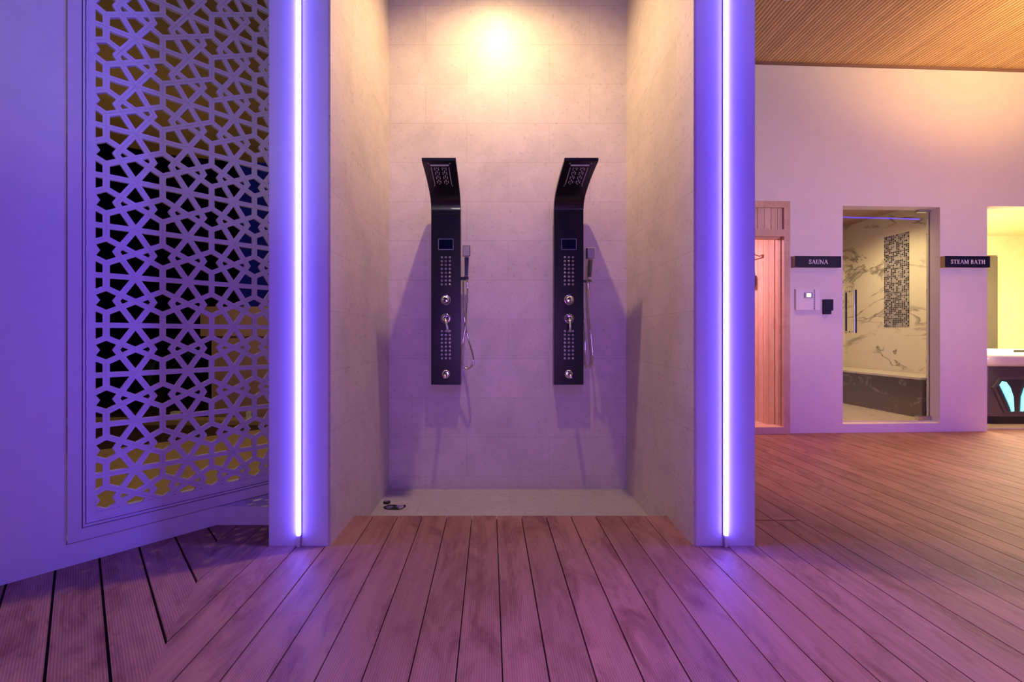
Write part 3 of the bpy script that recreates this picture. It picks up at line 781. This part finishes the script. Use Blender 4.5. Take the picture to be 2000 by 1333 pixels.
def sign(px0, px1, py0, py1, text, tx0, tx1, ty0, ty1, label):
    off = -.045
    u0, z1 = rw(px0, py0, off); u1, z0 = rw(px1, py1, off)
    t = thing('door_sign', label, 'sign', MR @ Vector(((u0+u1)/2, 0, z0)), 'room name signs on the right wall')
    link_mesh('sign_block', boxes(((u0, off+.002, z0), (u1, 0, z1)), mx=MR), M['sign_edge'], t)
    link_mesh('sign_face', boxes(((u0, off-.001, z0), (u1, off+.002, z1)), mx=MR), M['sign'], t)
    a, zz1 = rw(tx0, ty0, off); b, zz0 = rw(tx1, ty1, off)
    tot = sum(glyph(c)[0] for c in text); done = 0
    for word in text.split(' '):
        w_ = sum(glyph(c)[0] for c in word); ua = a+(b-a)*done/tot; ub = a+(b-a)*(done+w_)/tot
        link_mesh('lettering', text_mesh(word, (ua+ub)/2, (zz0+zz1)/2, zz1-zz0, ub-ua, off-.0025, off), M['letter'], t)
        done += w_+.40
sign(1553, 1643, 500, 523, 'SAUNA', 1579, 1617, 507.5, 516, 'dark blue sign reading SAUNA between pine frame and glass door')
sign(1846, 1933.5, 500, 523, 'STEAM BATH', 1856, 1924, 507.5, 516, 'black sign reading STEAM BATH right of the glass door')
# control panel
off = -.022
cp = thing('control_panel', 'white square sauna control box with small lit display', 'control panel', MR @ Vector((rw(1578, 607, off)[0], 0, rw(1578, 607, off)[1])))
def rb(a, b, d0, d1, ref): 
    u0, z1 = rw(*a, ref); u1, z0 = rw(*b, ref); return ((u0, d0, z0), (u1, d1, z1))
link_mesh('housing', boxes(rb((1555, 565), (1589, 606), off, 0, off), rb((1589, 565), (1592, 606), off+.008, 0, off), rb((1592, 565), (1601.5, 606), off, 0, off), mx=MR), M['white'], cp, bevel=.002)
bz_ = link_mesh('display_bezel', boxes(rb((1570, 572), (1587, 582.5), off-.003, off+.002, off), mx=MR), M['grey'], cp)
link_mesh('lit_screen', boxes(rb((1575, 573.5), (1583.5, 580.5), off-.004, off-.002, off), mx=MR), M['lcd'], bz_)
bt_ = BM()
for i in range(9): 
    lo, hi = rb((1589.6, 566.5+i*4.4), (1591.6, 568.6+i*4.4), off+.004, off+.009, off); box(bt_, lo, hi, MR)
link_mesh('button_row', bt_, M['grey'], cp)
dv = thing('key_reader', 'small dark blue wall switch box right of the white control box', 'switch', MR @ Vector((rw(1619, 614, -.03)[0], 0, rw(1619, 614, -.03)[1])))
link_mesh('housing', boxes(rb((1611, 585), (1627, 607), -.035, 0, -.03), mx=MR), M['sign'], dv, bevel=.002)
link_mesh('lower_slot', boxes(rb((1611, 607), (1624, 614), -.030, 0, -.03), mx=MR), M['sign'], dv, bevel=.002)

# ================================================================== SPA ROOM
uJ = MR @ Vector((UJ, 0, 0))
struct('wall_spa_back', boxes(((5.25, 6.6, 0), (9.2, 6.66, 2.8))), M['cream'])
struct('wall_spa_left', boxes(((5.23, 4.42, 0), (5.27, 6.6, 2.8))), M['cream'])
struct('wall_spa_right', boxes(((9.1, 4.42, 0), (9.16, 6.6, 2.8))), M['cream'])
struct('ceiling_spa', boxes(((5.25, 4.42, 2.60), (9.16, 6.66, 2.66))), M['cream'])
struct('floor_spa', boxes(((5.25, 4.36, -.02), (9.16, 6.66, .01))), M['marble_floor'])
tl = thing('wall_shelf_unit', 'tall narrow brown cabinet edge behind the tub under the sign', 'cabinet', (7.4, 6.5, 0))
ca, cb = at(1922, 500, 6.50), at(1941, 683, 6.50)
link_mesh('body', boxes(((ca.x-.1, 6.46, 0), (cb.x, 6.60, ca.z))), M['dark_trim'], tl)
link_mesh('door', boxes(((ca.x-.09, 6.44, .3), (cb.x-.012, 6.46, ca.z-.02))), M['tub_side'], tl)
# tub
TX0, TX1, TY0, TY1 = 5.36, 7.45, 4.50, 6.35
tb = thing('hot_tub', 'round-edged hot tub with white rim, dark cabinet and two cyan lamps', 'hot tub', ((TX0+TX1)/2, (TY0+TY1)/2, .01))
def rrect(x0, y0, x1, y1, r, n=8):
    pts = []
    for cx_, cy_, a0 in ((x1-r, y1-r, 0), (x0+r, y1-r, 90), (x0+r, y0+r, 180), (x1-r, y0+r, 270)):
        for i in range(n+1):
            a = math.radians(a0+90*i/n); pts.append((cx_+r*math.cos(a), cy_+r*math.sin(a)))
    return pts
def tub_shell():
    bm = BM()
    loops = []
    def lp(ins, z, r): return [bm.verts.new((x, y, z)) for x, y in rrect(TX0+ins, TY0+ins, TX1-ins, TY1-ins, r)]
    for ins, z, r in ((.03, .655, .22), (-.01, .69, .25), (-.015, .76, .25), (.01, .80, .24), (.20, .805, .20), (.26, .77, .18), (.32, .30, .16), (.42, .25, .12)):
        loops.append(lp(ins, z, r))
    for a, b in zip(loops, loops[1:]):
        for i in range(len(a)): bm.faces.new([a[i], a[(i+1) % len(a)], b[(i+1) % len(a)], b[i]])
    bm.faces.new(loops[-1]); bm.faces.new(loops[0][::-1])
    return bm
link_mesh('shell', tub_shell(), M['acrylic'], tb, smooth=True)
b = BM(); prism(b, rrect(TX0+.05, TY0+.05, TX1-.05, TY1-.05, .2), .10, .66, lambda u, v, d: Vector((u, v, d))); link_mesh('cabinet', b, M['tub_side'], tb)
b = BM(); prism(b, rrect(TX0+.08, TY0+.08, TX1-.08, TY1-.08, .2), .01, .11, lambda u, v, d: Vector((u, v, d))); link_mesh('plinth', b, M['black_matte'], tb)
YF = TY0+.05
def fpoly(pts, y0, y1):
    bm = BM(); q = [at(px, py, YF) for px, py in pts]
    return prism(bm, [(p.x, p.z) for p in q], y0, y1, lambda u, v, d: Vector((u, d, v)))
fp = link_mesh('lamp_panel', fpoly([(1937, 757), (1950, 737), (2016, 737), (2029, 757), (2011, 806), (1960, 806)], YF-.012, YF+.01), M['tub_side'], tb, bevel=.004)
link_mesh('inset', fpoly([(1943, 757), (1953, 742), (2013, 742), (2023, 757), (2007, 803), (1965, 803)], YF-.018, YF), M['tub_panel'], fp, bevel=.003)
la = [(1948, 752), (1953, 745), (1960, 746), (1968, 757), (1974, 775), (1975.5, 803), (1971, 803.5), (1966, 790), (1957, 770)]
link_mesh('cyan_lamp', fpoly(la, YF-.026, YF-.010), M['cyan'], tb)
link_mesh('cyan_lamp', fpoly([(2*1982-x, y) for x, y in la][::-1], YF-.026, YF-.010), M['cyan'], tb)
b = BM(); tube(b, [(6.3, 6.1, .81), (6.3, 6.1, .86), (6.3, 5.98, .87), (6.3, 5.9, .85)], .018, 10)
hr = link_mesh('headrest', boxes((at(1988, 688, 5.2)-Vector((0, .05, .02)), at(2030, 684, 5.2)+Vector((0, .05, 0)))), M['black_matte'], tb, bevel=.008)
b.free()

# ================================================================== BEYOND THE SCREEN
def slab(pts, z0, z1): 
    b = BM(); return prism(b, pts, z0, z1, lambda u, v, d: Vector((u, v, d)))
wl = W0-WN*.13
def wp(t, d): p = W0+WD*t-WN*d; return (p.x, p.y)
struct('floor_terrace', slab([wp(-3.5, .125), wp(TE+.3, .125), (-1.05, 3.1), (-1.05, 4.6), (-2.43, 4.36), (-3.1, 3.8), (-4.2, 3.0), (-6, 2.0)], -.05, 0), M['terrace'])
struct('floor_terrace_dark', slab([(-9, 1), (-6, 1.4), (-1.05, 4.2), (-1.05, 9.5), (-9, 9.5)], -.09, -.04), M['terrace_dark'])
edge = [(-1.3, 4.95), (-2.0, 5.05), (-2.72, 5.06), (-3.3, 4.98), (-3.8, 4.82), (-4.3, 4.50), (-4.9, 4.0), (-5.6, 3.3)]
struct('ceiling_terrace', slab([wp(-3.5, .125), wp(TE+.1, .125), (-1.1, 3.1)]+edge, 3.2, 3.28), M['soffit'])
fb_ = []
inner = [(x+.02, y-.05) for x, y in edge]
struct('trim_3', slab(edge+inner[::-1], 3.12, 3.2), M['soffit'])
struct('wall_night_back', boxes(((-9, 8.2, -.1), (-1.0, 8.3, 6))), M['night'])
M['blue_glow'] = plain('blue glow window', (.01, .01, .05), .5, emis=(.02, .02, .30), estr=.12)  # blue light on the far pane, put in as a faint glow
struct('window_1', boxes(((-4.95, 8.1, 1.0), (-1.0, 8.15, 4.6))), M['blue_glow'])
bp = thing('cabinet_wall', 'mauve panel wall with stepped lower edge behind the screen, near the column', 'partition', (-2.9, 5.1, 0))
a = at(391, 599, 5.0); b_ = at(560, 657, 5.0)
link_mesh('upper_panel', boxes(((a.x, 5.0, b_.z), (-2.3, 5.12, a.z))), M['mauve'], bp)
a2 = at(411, 657, 5.0)
link_mesh('lower_panel', boxes(((a2.x, 5.02, -.04), (-2.3, 5.12, b_.z))), M['mauve'], bp)
kb_ = boxes(((-6.5, 4.75, -.04), (-1.1, 4.95, .012)))
tag(link_mesh('stone_kerb', kb_, M['terrace']), 'low pale kerb line across the dark terrace behind the screen', 'kerb')
for i, (px0, px1, py0, py1, lab) in enumerate(((336, 351, 797, 810, 'small white block lamp on the kerb below the plants behind the screen'), (483, 493, 803, 813, 'small white block lamp on the kerb in front of the mauve wall'))):
    a = at(px0, py1, 4.85); c = at(px1, py0, 4.85)
    t = thing('garden_lamp', lab, 'lamp', ((a.x+c.x)/2, 4.85, .012), 'block lamps on the terrace kerb')
    link_mesh('lamp_body', boxes(((a.x, 4.82, .012), (c.x, 4.88, .10))), M['lampglow'] if 'lampglow' in M else M['white'], t, bevel=.003)
def plant(x, y, n, h, label, seed):
    rnd = random.Random(seed)
    t = thing('potted_plant', label, 'plant', (x, y, -.04), 'leafy plants on the terrace behind the screen')
    b = BM(); lathe(b, [(.13, 0), (.17, .26), (.15, .26), (.14, .20)], Matrix.Translation((x, y, -.04)), 16); link_mesh('pot', b, M['soil'], t)
    b = BM()
    for i in range(n):
        a = rnd.uniform(0, 2*math.pi); ln = h*rnd.uniform(.6, 1); out = rnd.uniform(.25, .7)*ln
        d = Vector((math.cos(a), math.sin(a), 0)); s = Vector((-d.y, d.x, 0))
        prev = None
        for k_ in range(7):
            q = k_/6; p = Vector((x, y, .18))+d*out*q+Vector((0, 0, ln*(q-.45*q*q)*1.2)); wd = .028*math.sin(math.pi*min(1, q*.9+.08))+.002
            cur = (b.verts.new(p-s*wd), b.verts.new(p+Vector((0, 0, -.006))), b.verts.new(p+s*wd))
            if prev:
                b.faces.new([prev[0], prev[1], cur[1], cur[0]]); b.faces.new([prev[1], prev[2], cur[2], cur[1]])
            prev = cur
    link_mesh('foliage', b, M['leaf'], t)
plant(-3.75, 5.6, 34, 1.0, 'tall arching plant in the dark just left of the mauve wall', 1)
plant(-4.7, 5.7, 26, .8, 'lower bushy plant in the dark seen through the screen, mid-left', 2)
plant(-5.6, 5.5, 22, .7, 'small plant in the dark seen through the screen, farthest left', 3)
